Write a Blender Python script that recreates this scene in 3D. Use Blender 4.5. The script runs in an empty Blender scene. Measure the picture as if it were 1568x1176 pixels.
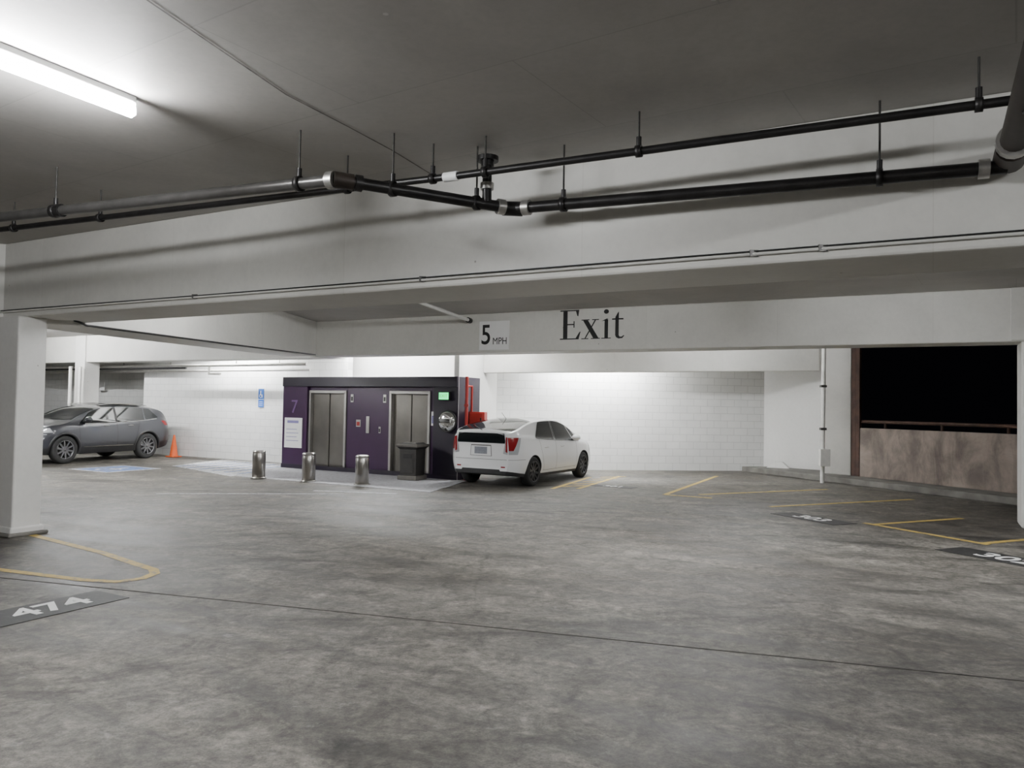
import bpy, bmesh, math
from mathutils import Vector, Matrix

scene = bpy.context.scene
SL = 0.547                      # beams run along Y = c - SL*X
U = Vector((0.877, -0.480, 0)).normalized()
N = Vector((0.480, 0.877, 0)).normalized()
ANG = math.atan2(U.y, U.x)
CEIL = 3.75

# ------------------------------------------------------------------ materials
def new_mat(name):
    m = bpy.data.materials.new(name); m.use_nodes = True
    nt = m.node_tree
    b = nt.nodes["Principled BSDF"]
    return m, nt, b

def mat(name, col, rough=0.6, metal=0.0, var=0.06, scale=6.0, bump=0.0, emit=0.0, coat=0.0):
    m, nt, b = new_mat(name)
    b.inputs["Roughness"].default_value = rough
    b.inputs["Metallic"].default_value = metal
    if coat: b.inputs["Coat Weight"].default_value = coat
    tc = nt.nodes.new("ShaderNodeTexCoord")
    nz = nt.nodes.new("ShaderNodeTexNoise"); nz.inputs["Scale"].default_value = scale
    nz.inputs["Detail"].default_value = 4
    nt.links.new(tc.outputs["Object"], nz.inputs["Vector"])
    cr = nt.nodes.new("ShaderNodeValToRGB")
    cr.color_ramp.elements[0].position = 0.3; cr.color_ramp.elements[1].position = 0.7
    c0 = [max(0, c*(1-var)) for c in col]; c1 = [min(1, c*(1+var)) for c in col]
    cr.color_ramp.elements[0].color = (*c0, 1); cr.color_ramp.elements[1].color = (*c1, 1)
    nt.links.new(nz.outputs["Fac"], cr.inputs["Fac"])
    nt.links.new(cr.outputs["Color"], b.inputs["Base Color"])
    if bump:
        bp = nt.nodes.new("ShaderNodeBump"); bp.inputs["Strength"].default_value = bump
        bp.inputs["Distance"].default_value = 0.02
        nt.links.new(nz.outputs["Fac"], bp.inputs["Height"]); nt.links.new(bp.outputs["Normal"], b.inputs["Normal"])
    if emit:
        b.inputs["Emission Color"].default_value = (*col, 1)
        b.inputs["Emission Strength"].default_value = emit
    return m

def ramp(nt, src, p0, c0, p1, c1):
    cr = nt.nodes.new("ShaderNodeValToRGB")
    cr.color_ramp.elements[0].position = p0; cr.color_ramp.elements[1].position = p1
    cr.color_ramp.elements[0].color = (*c0, 1); cr.color_ramp.elements[1].color = (*c1, 1)
    nt.links.new(src, cr.inputs["Fac"])
    return cr.outputs["Color"]

def noise(nt, vec, scale, detail=6, rough=0.6, dist=0.0, color=False):
    n = nt.nodes.new("ShaderNodeTexNoise")
    n.inputs["Scale"].default_value = scale; n.inputs["Detail"].default_value = detail
    n.inputs["Roughness"].default_value = rough; n.inputs["Distortion"].default_value = dist
    nt.links.new(vec, n.inputs["Vector"])
    return n.outputs["Color" if color else "Fac"]

def mixc(nt, kind, fac, a, b_):
    m = nt.nodes.new("ShaderNodeMix"); m.data_type = 'RGBA'; m.blend_type = kind
    if isinstance(fac, float): m.inputs[0].default_value = fac
    else: nt.links.new(fac, m.inputs[0])
    for k, v in ((6, a), (7, b_)):
        if isinstance(v, tuple): m.inputs[k].default_value = (*v, 1)
        else: nt.links.new(v, m.inputs[k])
    return m.outputs[2]

def mapping(nt, vec, rot=(0, 0, 0), sc=(1, 1, 1)):
    mp = nt.nodes.new("ShaderNodeMapping")
    mp.inputs["Rotation"].default_value = rot; mp.inputs["Scale"].default_value = sc
    nt.links.new(vec, mp.inputs["Vector"])
    return mp.outputs["Vector"]

def g(v): return (v, v, v)

def floor_material():
    m, nt, b = new_mat("stained_concrete_floor")
    tc = nt.nodes.new("ShaderNodeTexCoord").outputs["Object"]
    al = mapping(nt, tc, (0, 0, -ANG))
    big = noise(nt, tc, 0.30, 4, 0.6, 0.6)
    strk = noise(nt, mapping(nt, al, (0, 0, 0), (0.35, 1.5, 1)), 1.4, 7, 0.72, 0.8)
    mid = noise(nt, tc, 3.0, 8, 0.78, 0.7)
    fine = noise(nt, tc, 15, 7, 0.8)
    grit = noise(nt, tc, 80, 2, 0.7)
    c = ramp(nt, big, 0.35, (0.084, 0.076, 0.064), 0.65, (0.150, 0.141, 0.124))
    c = mixc(nt, 'MULTIPLY', 1.0, c, ramp(nt, strk, 0.38, g(0.55), 0.64, g(1.48)))
    c = mixc(nt, 'MULTIPLY', 1.0, c, ramp(nt, mid, 0.38, g(0.55), 0.64, g(1.50)))
    c = mixc(nt, 'MULTIPLY', 0.9, c, ramp(nt, fine, 0.36, g(0.50), 0.66, g(1.50)))
    c = mixc(nt, 'MULTIPLY', 0.6, c, ramp(nt, grit, 0.3, g(0.65), 0.7, g(1.3)))
    # chalky worn patches
    ch = noise(nt, tc, 5.0, 9, 0.8, 0.3)
    c = mixc(nt, 'MIX', ramp(nt, ch, 0.57, g(0), 0.70, g(0.60)), c, (0.29, 0.28, 0.265))
    # darker oily patches
    oil = noise(nt, mapping(nt, tc, (0, 0, 0.4), (0.5, 1.4, 1)), 0.8, 6, 0.65, 1.2)
    c = mixc(nt, 'MULTIPLY', 1.0, c, ramp(nt, oil, 0.53, g(1.0), 0.66, g(0.38)))
    drip = noise(nt, tc, 1.1, 7, 0.7, 2.0)
    c = mixc(nt, 'MULTIPLY', 1.0, c, ramp(nt, drip, 0.62, g(1.0), 0.68, g(0.5)))
    # hairline cracks
    off = mixc(nt, 'ADD', 0.5, tc, noise(nt, tc, 1.5, 5, 0.7, 0, True))
    vo = nt.nodes.new("ShaderNodeTexVoronoi"); vo.feature = 'DISTANCE_TO_EDGE'; vo.inputs["Scale"].default_value = 0.28
    nt.links.new(off, vo.inputs["Vector"])
    c = mixc(nt, 'MULTIPLY', 0.5, c, ramp(nt, vo.outputs["Distance"], 0.0015, g(0.35), 0.005, g(1.0)))
    v2 = nt.nodes.new("ShaderNodeTexVoronoi"); v2.inputs["Scale"].default_value = 1.6
    nt.links.new(tc, v2.inputs["Vector"])
    c = mixc(nt, 'MULTIPLY', 0.7, c, ramp(nt, v2.outputs["Distance"], 0.022, g(0.3), 0.032, g(1.0)))
    nt.links.new(c, b.inputs["Base Color"])
    nt.links.new(ramp(nt, strk, 0.3, g(0.45), 0.7, g(0.72)), b.inputs["Roughness"])
    b.inputs["Specular IOR Level"].default_value = 0.35
    bp = nt.nodes.new("ShaderNodeBump"); bp.inputs["Strength"].default_value = 0.35; bp.inputs["Distance"].default_value = 0.015
    nt.links.new(fine, bp.inputs["Height"]); nt.links.new(bp.outputs["Normal"], b.inputs["Normal"])
    return m

def painted_concrete(name, col, stain=0.25):
    m, nt, b = new_mat(name)
    tc = nt.nodes.new("ShaderNodeTexCoord").outputs["Object"]
    big = noise(nt, tc, 0.7, 5, 0.6, 0.4)
    fine = noise(nt, tc, 14, 5, 0.7)
    c = ramp(nt, big, 0.3, tuple(x*(1-stain) for x in col), 0.62, col)
    c = mixc(nt, 'MULTIPLY', 1.0, c, ramp(nt, fine, 0.2, g(0.93), 0.6, g(1)))
    v = nt.nodes.new("ShaderNodeTexVoronoi"); v.inputs["Scale"].default_value = 2.6
    nt.links.new(tc, v.inputs["Vector"])
    c = mixc(nt, 'MULTIPLY', 0.8, c, ramp(nt, v.outputs["Distance"], 0.022, (0.35, 0.33, 0.30), 0.036, g(1)))
    bk = nt.nodes.new("ShaderNodeTexBrick"); bk.offset = 0
    bk.inputs["Scale"].default_value = 1.0; bk.inputs["Brick Width"].default_value = 2.44; bk.inputs["Row Height"].default_value = 50
    bk.inputs["Mortar Size"].default_value = 0.004; bk.inputs["Mortar Smooth"].default_value = 0.3
    bk.inputs["Color1"].default_value = (1, 1, 1, 1); bk.inputs["Color2"].default_value = (0.96, 0.96, 0.955, 1)
    bk.inputs["Mortar"].default_value = (0.89, 0.88, 0.87, 1)
    sp = nt.nodes.new("ShaderNodeSeparateXYZ"); cb = nt.nodes.new("ShaderNodeCombineXYZ")
    nt.links.new(mapping(nt, tc, (0, 0, -ANG)), sp.inputs[0]); nt.links.new(sp.outputs[0], cb.inputs[0]); cb.inputs[1].default_value = 20
    nt.links.new(cb.outputs[0], bk.inputs["Vector"])
    c = mixc(nt, 'MULTIPLY', 1.0, c, bk.outputs["Color"])
    nt.links.new(c, b.inputs["Base Color"])
    b.inputs["Roughness"].default_value = 0.5
    bp = nt.nodes.new("ShaderNodeBump"); bp.inputs["Strength"].default_value = 0.25; bp.inputs["Distance"].default_value = 0.02
    nt.links.new(big, bp.inputs["Height"]); nt.links.new(bp.outputs["Normal"], b.inputs["Normal"])
    return m

def ceiling_material():
    m, nt, b = new_mat("board_formed_ceiling")
    tc = nt.nodes.new("ShaderNodeTexCoord").outputs["Object"]
    big = noise(nt, tc, 0.6, 6, 0.6, 0.4)
    c = ramp(nt, big, 0.3, (0.37, 0.355, 0.335), 0.7, (0.49, 0.475, 0.45))
    bk = nt.nodes.new("ShaderNodeTexBrick")
    bk.offset = 0.5; bk.inputs["Scale"].default_value = 1.0
    bk.inputs["Brick Width"].default_value = 2.44; bk.inputs["Row Height"].default_value = 1.22
    bk.inputs["Mortar Size"].default_value = 0.006; bk.inputs["Mortar Smooth"].default_value = 0.4
    bk.inputs["Color1"].default_value = (1, 1, 1, 1); bk.inputs["Color2"].default_value = (0.94, 0.94, 0.94, 1)
    bk.inputs["Mortar"].default_value = (0.84, 0.835, 0.83, 1)
    nt.links.new(mapping(nt, tc, (0, 0, -ANG + 0.08)), bk.inputs["Vector"])
    c = mixc(nt, 'MULTIPLY', 1.0, c, bk.outputs["Color"])
    fine = noise(nt, tc, 22, 4, 0.6)
    c = mixc(nt, 'MULTIPLY', 1.0, c, ramp(nt, fine, 0.2, g(0.92), 0.6, g(1)))
    v = nt.nodes.new("ShaderNodeTexVoronoi"); v.inputs["Scale"].default_value = 1.7
    nt.links.new(tc, v.inputs["Vector"])
    c = mixc(nt, 'MIX', ramp(nt, v.outputs["Distance"], 0.02, g(0.6), 0.03, g(0)), c, (0.62, 0.62, 0.60))
    nt.links.new(c, b.inputs["Base Color"]); b.inputs["Roughness"].default_value = 0.6
    bp = nt.nodes.new("ShaderNodeBump"); bp.inputs["Strength"].default_value = 0.2; bp.inputs["Distance"].default_value = 0.015
    nt.links.new(big, bp.inputs["Height"]); nt.links.new(bp.outputs["Normal"], b.inputs["Normal"])
    return m

def block_material(name, col):
    m, nt, b = new_mat(name)
    tc = nt.nodes.new("ShaderNodeTexCoord").outputs["Object"]
    sp = nt.nodes.new("ShaderNodeSeparateXYZ"); cb = nt.nodes.new("ShaderNodeCombineXYZ")
    nt.links.new(tc, sp.inputs[0]); nt.links.new(sp.outputs[0], cb.inputs[0]); nt.links.new(sp.outputs[2], cb.inputs[1])
    bk = nt.nodes.new("ShaderNodeTexBrick")
    bk.offset = 0.5; bk.inputs["Scale"].default_value = 1.0
    bk.inputs["Brick Width"].default_value = 0.41; bk.inputs["Row Height"].default_value = 0.205
    bk.inputs["Mortar Size"].default_value = 0.008; bk.inputs["Mortar Smooth"].default_value = 0.2
    bk.inputs["Color1"].default_value = (*col, 1); bk.inputs["Color2"].default_value = (*[x*0.97 for x in col], 1)
    bk.inputs["Mortar"].default_value = (*[x*0.76 for x in col], 1)
    nt.links.new(cb.outputs[0], bk.inputs["Vector"])
    nz = noise(nt, tc, 1.2, 5, 0.6)
    c = mixc(nt, 'MULTIPLY', 1.0, bk.outputs["Color"], ramp(nt, nz, 0.3, g(0.90), 0.65, g(1)))
    nt.links.new(c, b.inputs["Base Color"]); b.inputs["Roughness"].default_value = 0.6
    bp = nt.nodes.new("ShaderNodeBump"); bp.invert = True
    bp.inputs["Strength"].default_value = 0.5; bp.inputs["Distance"].default_value = 0.008
    nt.links.new(bk.outputs["Fac"], bp.inputs["Height"]); nt.links.new(bp.outputs["Normal"], b.inputs["Normal"])
    return m

def parapet_material():
    m, nt, b = new_mat("weathered_parapet")
    tc = nt.nodes.new("ShaderNodeTexCoord").outputs["Object"]
    a = noise(nt, tc, 1.6, 6, 0.7, 0.5)
    s = noise(nt, mapping(nt, tc, (0, 0, 0), (1, 1, 0.35)), 1.8, 6, 0.65, 0.6)
    c = ramp(nt, a, 0.3, (0.17, 0.138, 0.118), 0.7, (0.32, 0.265, 0.228))
    c = mixc(nt, 'MULTIPLY', 1.0, c, ramp(nt, s, 0.38, g(0.55), 0.56, g(1.05)))
    nt.links.new(c, b.inputs["Base Color"]); b.inputs["Roughness"].default_value = 0.85
    return m

def worn_paint(name, col, worn=(0.12, 0.113, 0.10), amt=0.5):
    m, nt, b = new_mat(name)
    tc = nt.nodes.new("ShaderNodeTexCoord").outputs["Object"]
    n1 = noise(nt, tc, 11, 7, 0.75)
    f = ramp(nt, n1, amt-0.07, g(0), amt+0.09, g(1))
    c = mixc(nt, 'MIX', f, col, worn)
    nt.links.new(c, b.inputs["Base Color"]); b.inputs["Roughness"].default_value = 0.65
    return m

M_FLOOR = floor_material()
M_CEIL = ceiling_material()
M_BEAM = painted_concrete("painted_concrete_beam", (0.70, 0.69, 0.65), 0.13)
M_COL = painted_concrete("painted_concrete_column", (0.74, 0.73, 0.70), 0.10)
M_COLG = painted_concrete("grey_concrete_column", (0.42, 0.41, 0.38), 0.2)
M_BLOCK = block_material("white_cinder_block", (0.85, 0.85, 0.83))
M_PLASTER = painted_concrete("white_plaster", (0.78, 0.775, 0.75), 0.08)
M_CURB = mat("curb_concrete", (0.14, 0.135, 0.122), 0.8, var=0.35, scale=3.0, bump=0.3)
M_PARA = parapet_material()
M_PAD = worn_paint("light_concrete_pad", (0.36, 0.36, 0.38), (0.22, 0.215, 0.21), 0.54)
M_YEL = worn_paint("worn_yellow_paint", (0.52, 0.37, 0.085), amt=0.57)
M_WHT = worn_paint("worn_white_paint", (0.58, 0.58, 0.60), amt=0.54)
M_STEN = worn_paint("worn_black_patch", (0.018, 0.018, 0.018), (0.05, 0.05, 0.046), 0.6)
M_STENW = worn_paint("stencil_white", (0.74, 0.74, 0.72), (0.3, 0.3, 0.3), 0.66)
M_BLUEP = worn_paint("worn_blue_paint", (0.12, 0.20, 0.42), amt=0.55)
M_PIPE = mat("dark_iron_pipe", (0.022, 0.021, 0.021), 0.38, 0.5, 0.3, 9)
M_PIPE2 = mat("brown_iron_pipe", (0.034, 0.026, 0.021), 0.5, 0.4, 0.3, 9)
M_PIPEG = mat("grey_painted_pipe", (0.065, 0.063, 0.06), 0.30, 0.3, 0.25, 9)
M_COUP = mat("galvanised_coupling", (0.42, 0.41, 0.39), 0.35, 0.8, 0.2, 14)
M_ROD = mat("threaded_rod", (0.045, 0.043, 0.04), 0.5, 0.6, 0.2, 20)
M_WPIPE = mat("white_painted_conduit", (0.66, 0.65, 0.62), 0.5, 0, 0.1, 6)
M_STEEL = mat("brushed_stainless", (0.40, 0.385, 0.36), 0.28, 1.0, 0.15, 3)
M_DOOR = mat("elevator_door_steel", (0.19, 0.18, 0.162), 0.32, 0.85, 0.15, 2)
M_FRAME = mat("elevator_frame_steel", (0.42, 0.41, 0.39), 0.35, 0.8, 0.08, 3)
M_PURPLE = mat("purple_wall_paint", (0.032, 0.009, 0.040), 0.36, 0, 0.10, 3)
M_PURPD = mat("dark_purple_fascia", (0.010, 0.006, 0.016), 0.4, 0, 0.1, 3)
M_LILAC = mat("lilac_lettering", (0.13, 0.07, 0.18), 0.5)
M_SIGNW = mat("white_sign_face", (0.84, 0.84, 0.83), 0.45, 0, 0.02)
M_SIGNINK = mat("poster_ink", (0.22, 0.20, 0.42), 0.6)
M_BLUE = mat("blue_sign_face", (0.03, 0.14, 0.50), 0.4, 0, 0.04)
M_BLACK = mat("matte_black", (0.010, 0.010, 0.010), 0.5, 0, 0.1)
M_INK = mat("black_lettering_paint", (0.010, 0.010, 0.010), 0.6, 0, 0.2, 10)
M_RED = mat("fire_red_paint", (0.34, 0.020, 0.015), 0.4, 0, 0.08)
M_GREEN = mat("green_exit_face", (0.02, 0.8, 0.22), 0.4, 0, 0.0, emit=3.0)
M_MIRROR = mat("convex_mirror_glass", (0.75, 0.75, 0.75), 0.08, 1.0, 0.02)
M_ORANGE = mat("orange_cone_plastic", (0.85, 0.14, 0.025), 0.5, 0, 0.05)
M_RUST = mat("rusty_steel", (0.05, 0.026, 0.018), 0.75, 0.3, 0.5, 5)
LF = 2.85
M_TUBE = mat("lamp_tube_glow", (0.975, 0.985, 1.0), 0.4, 0, 0, emit=95*LF)
M_TUBED = mat("lamp_tube_glow_dim", (0.975, 0.985, 1.0), 0.4, 0, 0, emit=58*LF)  # same tube as above, with weaker emission
M_TUBEB = mat("lamp_tube_glow_rear", (0.98, 0.99, 1.0), 0.4, 0, 0, emit=145*LF)
M_HOUS = mat("white_lamp_housing", (0.7, 0.7, 0.68), 0.4, 0, 0.02)
M_JOINT = mat("dark_joint_filler", (0.045, 0.042, 0.037), 0.9, 0, 0.5, 8)
M_SEAMC = mat("ceiling_seam_filler", (0.13, 0.12, 0.11), 0.9, 0, 0.5, 8)

# ------------------------------------------------------------------ geometry helpers
def link(o, parent=None):
    scene.collection.objects.link(o)
    if parent is not None: o.parent = parent
    return o

def mesh_obj(name, verts, faces, m, parent=None, smooth=False):
    me = bpy.data.meshes.new(name)
    me.from_pydata([tuple(v) for v in verts], [], faces); me.update()
    bm = bmesh.new(); bm.from_mesh(me)
    bmesh.ops.recalc_face_normals(bm, faces=bm.faces); bm.to_mesh(me); bm.free()
    if m is not None: me.materials.append(m)
    if smooth:
        for p in me.polygons: p.use_smooth = True
    return link(bpy.data.objects.new(name, me), parent)

def empty(name, loc=(0, 0, 0), rz=0.0):
    e = bpy.data.objects.new(name, None); e.empty_display_size = 0.3
    e.location = loc; e.rotation_euler = (0, 0, rz)
    return link(e)

def bevel(o, w, seg=2, ang=0.5):
    md = o.modifiers.new("bevel", 'BEVEL'); md.width = w; md.segments = seg
    md.limit_method = 'ANGLE'; md.angle_limit = ang
    return o

def prism(name, poly, z0, z1, m, parent=None, bev=0.0):
    n = len(poly)
    z0s = z0 if isinstance(z0, (list, tuple)) else [z0]*n
    z1s = z1 if isinstance(z1, (list, tuple)) else [z1]*n
    v = [(p[0], p[1], z0s[i]) for i, p in enumerate(poly)] + [(p[0], p[1], z1s[i]) for i, p in enumerate(poly)]
    f = [tuple(range(n)), tuple(range(n, 2*n))] + [(i, (i+1) % n, n+(i+1) % n, n+i) for i in range(n)]
    o = mesh_obj(name, v, f, m, parent)
    if bev: bevel(o, bev)
    return o

def box(name, x0, x1, y0, y1, z0, z1, m, parent=None, bev=0.0):
    return prism(name, [(x0, y0), (x1, y0), (x1, y1), (x0, y1)], z0, z1, m, parent, bev)

def wall(name, a, b, th, z0, z1, m):
    a = Vector((a[0], a[1], 0)); b = Vector((b[0], b[1], 0)); L = (b-a).length
    o = box(name, 0, L, 0, th, z0, z1, m)
    o.location = a; o.rotation_euler = (0, 0, math.atan2((b-a).y, (b-a).x))
    return o

def beam(name, xs, xe, c, th, z0, z1, m=None, bev=0.02):
    p0 = Vector((xs, c-SL*xs, 0)); p1 = Vector((xe, c-SL*xe, 0))
    return prism(name, [p0, p1, p1+N*th, p0+N*th], z0, z1, m or M_BEAM, None, bev)

def pipe(name, pts, r, m, parent=None, res=6):
    cu = bpy.data.curves.new(name, 'CURVE'); cu.dimensions = '3D'
    cu.bevel_depth = r; cu.bevel_resolution = res; cu.use_fill_caps = True
    sp = cu.splines.new('POLY'); sp.points.add(len(pts)-1)
    for i, p in enumerate(pts): sp.points[i].co = (p[0], p[1], p[2], 1)
    tmp = bpy.data.objects.new("tmp", cu); scene.collection.objects.link(tmp)
    dg = bpy.context.evaluated_depsgraph_get()
    me = bpy.data.meshes.new_from_object(tmp.evaluated_get(dg)); me.name = name
    bpy.data.objects.remove(tmp)
    me.materials.clear(); me.materials.append(m)
    for p in me.polygons: p.use_smooth = True
    return link(bpy.data.objects.new(name, me), parent)

def lathe(name, prof, m, parent=None, seg=40, axis='Z', close=False):
    verts, faces = [], []
    k = len(prof)
    for i in range(seg):
        a = 2*math.pi*i/seg
        for (r, h) in prof:
            if axis == 'Z': verts.append((r*math.cos(a), r*math.sin(a), h))
            else: verts.append((r*math.cos(a), h, r*math.sin(a)))
    for i in range(seg):
        j = (i+1) % seg
        for q in range(k-1):
            faces.append((i*k+q, j*k+q, j*k+q+1, i*k+q+1))
        if close: faces.append((i*k+k-1, j*k+k-1, j*k, i*k))
    me = bpy.data.meshes.new(name); me.from_pydata(verts, [], faces)
    bm = bmesh.new(); bm.from_mesh(me)
    bmesh.ops.remove_doubles(bm, verts=bm.verts, dist=1e-5)
    bmesh.ops.recalc_face_normals(bm, faces=bm.faces); bm.to_mesh(me); bm.free()
    me.materials.append(m)
    for p in me.polygons: p.use_smooth = True
    return link(bpy.data.objects.new(name, me), parent)

def text(name, s, size, m, loc, rot, parent=None, ext=0.002, align='CENTER', sx=1.0, offset=0.0):
    cu = bpy.data.curves.new(name, 'FONT'); cu.body = s; cu.size = size; cu.extrude = ext
    cu.align_x = align; cu.align_y = 'CENTER'; cu.offset = offset
    tmp = bpy.data.objects.new("tmp", cu); scene.collection.objects.link(tmp)
    dg = bpy.context.evaluated_depsgraph_get()
    me = bpy.data.meshes.new_from_object(tmp.evaluated_get(dg)); me.name = name
    bpy.data.objects.remove(tmp)
    me.materials.clear(); me.materials.append(m)
    o = link(bpy.data.objects.new(name, me), parent)
    o.location = loc; o.rotation_euler = rot; o.scale = (sx, 1, 1)
    return o

def flat_strip(name, a, b, w, m, z=0.004, parent=None):
    a = Vector((a[0], a[1], 0)); b = Vector((b[0], b[1], 0)); d = (b-a).normalized(); n = Vector((-d.y, d.x, 0))*w/2
    return prism(name, [a-n, b-n, b+n, a+n], z-0.003, z, m, parent)

def poly_strip(name, pts, w, m, z=0.004, parent=None):
    P = [Vector((p[0], p[1], 0)) for p in pts]
    L, R = [], []
    for i, p in enumerate(P):
        if i == 0: d = P[1]-P[0]
        elif i == len(P)-1: d = P[-1]-P[-2]
        else: d = (P[i+1]-P[i]).normalized()+(P[i]-P[i-1]).normalized()
        d.normalize(); n = Vector((-d.y, d.x, 0))*w/2
        L.append(p+n); R.append(p-n)
    v = [(q.x, q.y, z) for q in L+R]; n = len(P)
    f = [(i, i+1, n+i+1, n+i) for i in range(n-1)]
    return mesh_obj(name, v, f, m, parent)

# ------------------------------------------------------------------ shell
CURB_D = Vector((0.41, -0.912, 0)).normalized()
CURB_N = Vector((0.912, 0.41, 0)).normalized()
prism("floor", [(-26, -9), (16.0, -9), (16.0, 2.5), (9.3, 19.6), (9.3, 24.0), (-26, 36)], -0.25, 0.0, M_FLOOR)
prism("ceiling", [(-26, -9), (16.0, -9), (16.0, 2.5), (9.3, 19.6), (9.3, 24.0), (-26, 36)], CEIL, CEIL+0.3, M_CEIL)
def on(c, x): return (x, c-SL*x)
wall("wall_back_left", on(18.6, -12.05), on(18.6, -4.5), 0.2, 0, CEIL, M_BLOCK)
wall("wall_back_far_left", on(20.0, -25.5), on(20.0, -11.9), 0.2, 0, CEIL, M_BLOCK)
wall("wall_back_elevator", on(18.9, -6.0), (-0.4, 21.2), 0.2, 0, CEIL, M_PLASTER)
wall("wall_back_right", (-0.45, 21.2), (7.35, 22.4), 0.2, 0, CEIL, M_BLOCK)
wall("wall_right_corner", (7.35, 22.4), (8.9, 20.95), 0.2, 0, CEIL, M_PLASTER)
wall("wall_elevator_side", (-0.40, 21.25), (-1.24, 17.97), -0.12, 0, CEIL, M_PLASTER)
wall("wall_left", (-25.5, -8.5), (-25.5, 33.9), 0.2, 0, CEIL, M_PLASTER)
wall("wall_rear", (15.5, -8.5), (-25.5, -8.5), 0.2, 0, CEIL, M_PLASTER)

# beams
NEAR_C, NEAR_Z = 6.35, 2.78
beam("concrete_beam", -16, 9.5, NEAR_C, 0.83, NEAR_Z, CEIL)
EX_C, EX_Z = 16.3, 2.90
beam("concrete_beam", -4.95, 8.75, EX_C, 0.70, EX_Z, CEIL)
beam("concrete_beam", -20, -4.6, 17.0, 0.55, 2.90, CEIL)
prism("concrete_beam", [(-6.9, 9.9), (-5.85, 10.2), (-4.85, 18.95), (-5.75, 19.4)],
      [2.72, 2.72, 2.90, 2.90], CEIL, M_BEAM, None, 0.02)
prism("concrete_beam", [(-0.75, 19.9), (8.2, 20.5), (8.2, 20.85), (-0.75, 20.25)],
      [2.60, 2.84, 2.84, 2.60], CEIL, M_BEAM, None, 0.02)
beam("concrete_beam", -14, 9.0, -4.5, 0.83, NEAR_Z, CEIL)

# columns
e = empty("concrete_column")
c = Vector((-6.05, 9.98, 0)); w_, d_ = 1.2, 0.36
prism("shaft", [c, c-U*w_, c-U*w_-N*d_, c-N*d_], 0, NEAR_Z+0.005, M_COL, e, 0.02)
c2 = c+U*0.03+N*0.03
prism("base_curb", [c2, c2-U*(w_+.06), c2-U*(w_+.06)-N*(d_+.06), c2-N*(d_+.06)], 0, 0.12, M_COL, e, 0.02)
c2 = c+U*0.07+N*0.07
prism("base_plinth", [c2, c2-U*(w_+.14), c2-U*(w_+.14)-N*(d_+.14), c2-N*(d_+.14)], 0, 0.05, M_CURB, e, 0.02)
cr = Vector((7.93, 11.97, 0))
e = empty("concrete_column")
prism("shaft", [cr, cr+U*0.9, cr+U*0.9+N*0.7, cr+N*0.7], 0, EX_Z+0.01, M_COL, e, 0.03)
prism("haunch", [cr-U*0.14-N*0.03, cr+U*0.9-N*0.03, cr+U*0.9, cr-U*0.14], EX_Z+0.02, CEIL, M_BEAM, e, 0.01)
e = empty("concrete_column")
prism("shaft", [(8.12, 20.0), (8.6, 19.5), (9.15, 20.1), (8.65, 20.65)], 0.15, CEIL, M_COLG, e, 0.02)
e = empty("concrete_column")
prism("shaft", [(-14.0, 24.6), (-13.55, 24.35), (-13.3, 24.8), (-13.75, 25.05)], 0.0, CEIL, M_COL, e, 0.02)

# sidewalk / curb / parapet on the right
A = Vector((6.62, 22.1, 0)); Bp = A+CURB_D*17
prism("concrete_curb", [A, Bp, Bp+CURB_N*1.2, Vector((9.2, 19.9, 0)), Vector((8.7, 21.0, 0)), Vector((7.4, 22.2, 0))], 0, 0.15, M_CURB, None, 0.02)
e = empty("concrete_wheel_stop", (7.55, 21.75, 0.15), ANG)
mesh_obj("wedge", [(-.3, -.12, 0), (.3, -.12, 0), (.3, .12, 0), (-.3, .12, 0), (-.1, -.09, .17), (.12, -.09, .17), (.12, .09, .17), (-.1, .09, .17)],
         [(0, 1, 2, 3), (4, 5, 6, 7), (0, 1, 5, 4), (1, 2, 6, 5), (2, 3, 7, 6), (3, 0, 4, 7)], M_PLASTER, e)
C0 = Vector((8.62, 19.55, 0)); C1 = C0+CURB_D*13
prism("wall_parapet", [C0, C1, C1+CURB_N*0.2, C0+CURB_N*0.2], 0.15, 1.36, M_PARA, None, 0.01)
e = empty("metal_railing")
rc = CURB_N*0.1
pipe("top_rail", [C0+rc+Vector((0, 0, 1.52)), C1+rc+Vector((0, 0, 1.52))], 0.04, M_RUST, e)
for k in range(9):
    p = C0+rc+CURB_D*(0.95+1.5*k)
    pipe("post_%d" % k, [p+Vector((0, 0, 1.30)), p+Vector((0, 0, 1.52))], 0.035, M_RUST, e)
e = empty("steel_jamb")
j0 = C0+CURB_D*0.02-CURB_N*0.02
prism("flange", [j0, j0+CURB_D*0.14, j0+CURB_D*0.14+CURB_N*0.22, j0+CURB_N*0.22], 0.15, CEIL, M_RUST, e, 0.008)
prism("web", [j0+CURB_D*0.14, j0+CURB_D*0.26, j0+CURB_D*0.26+CURB_N*0.06, j0+CURB_D*0.14+CURB_N*0.06], 0.15, CEIL, M_RUST, e, 0.005)

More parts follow.
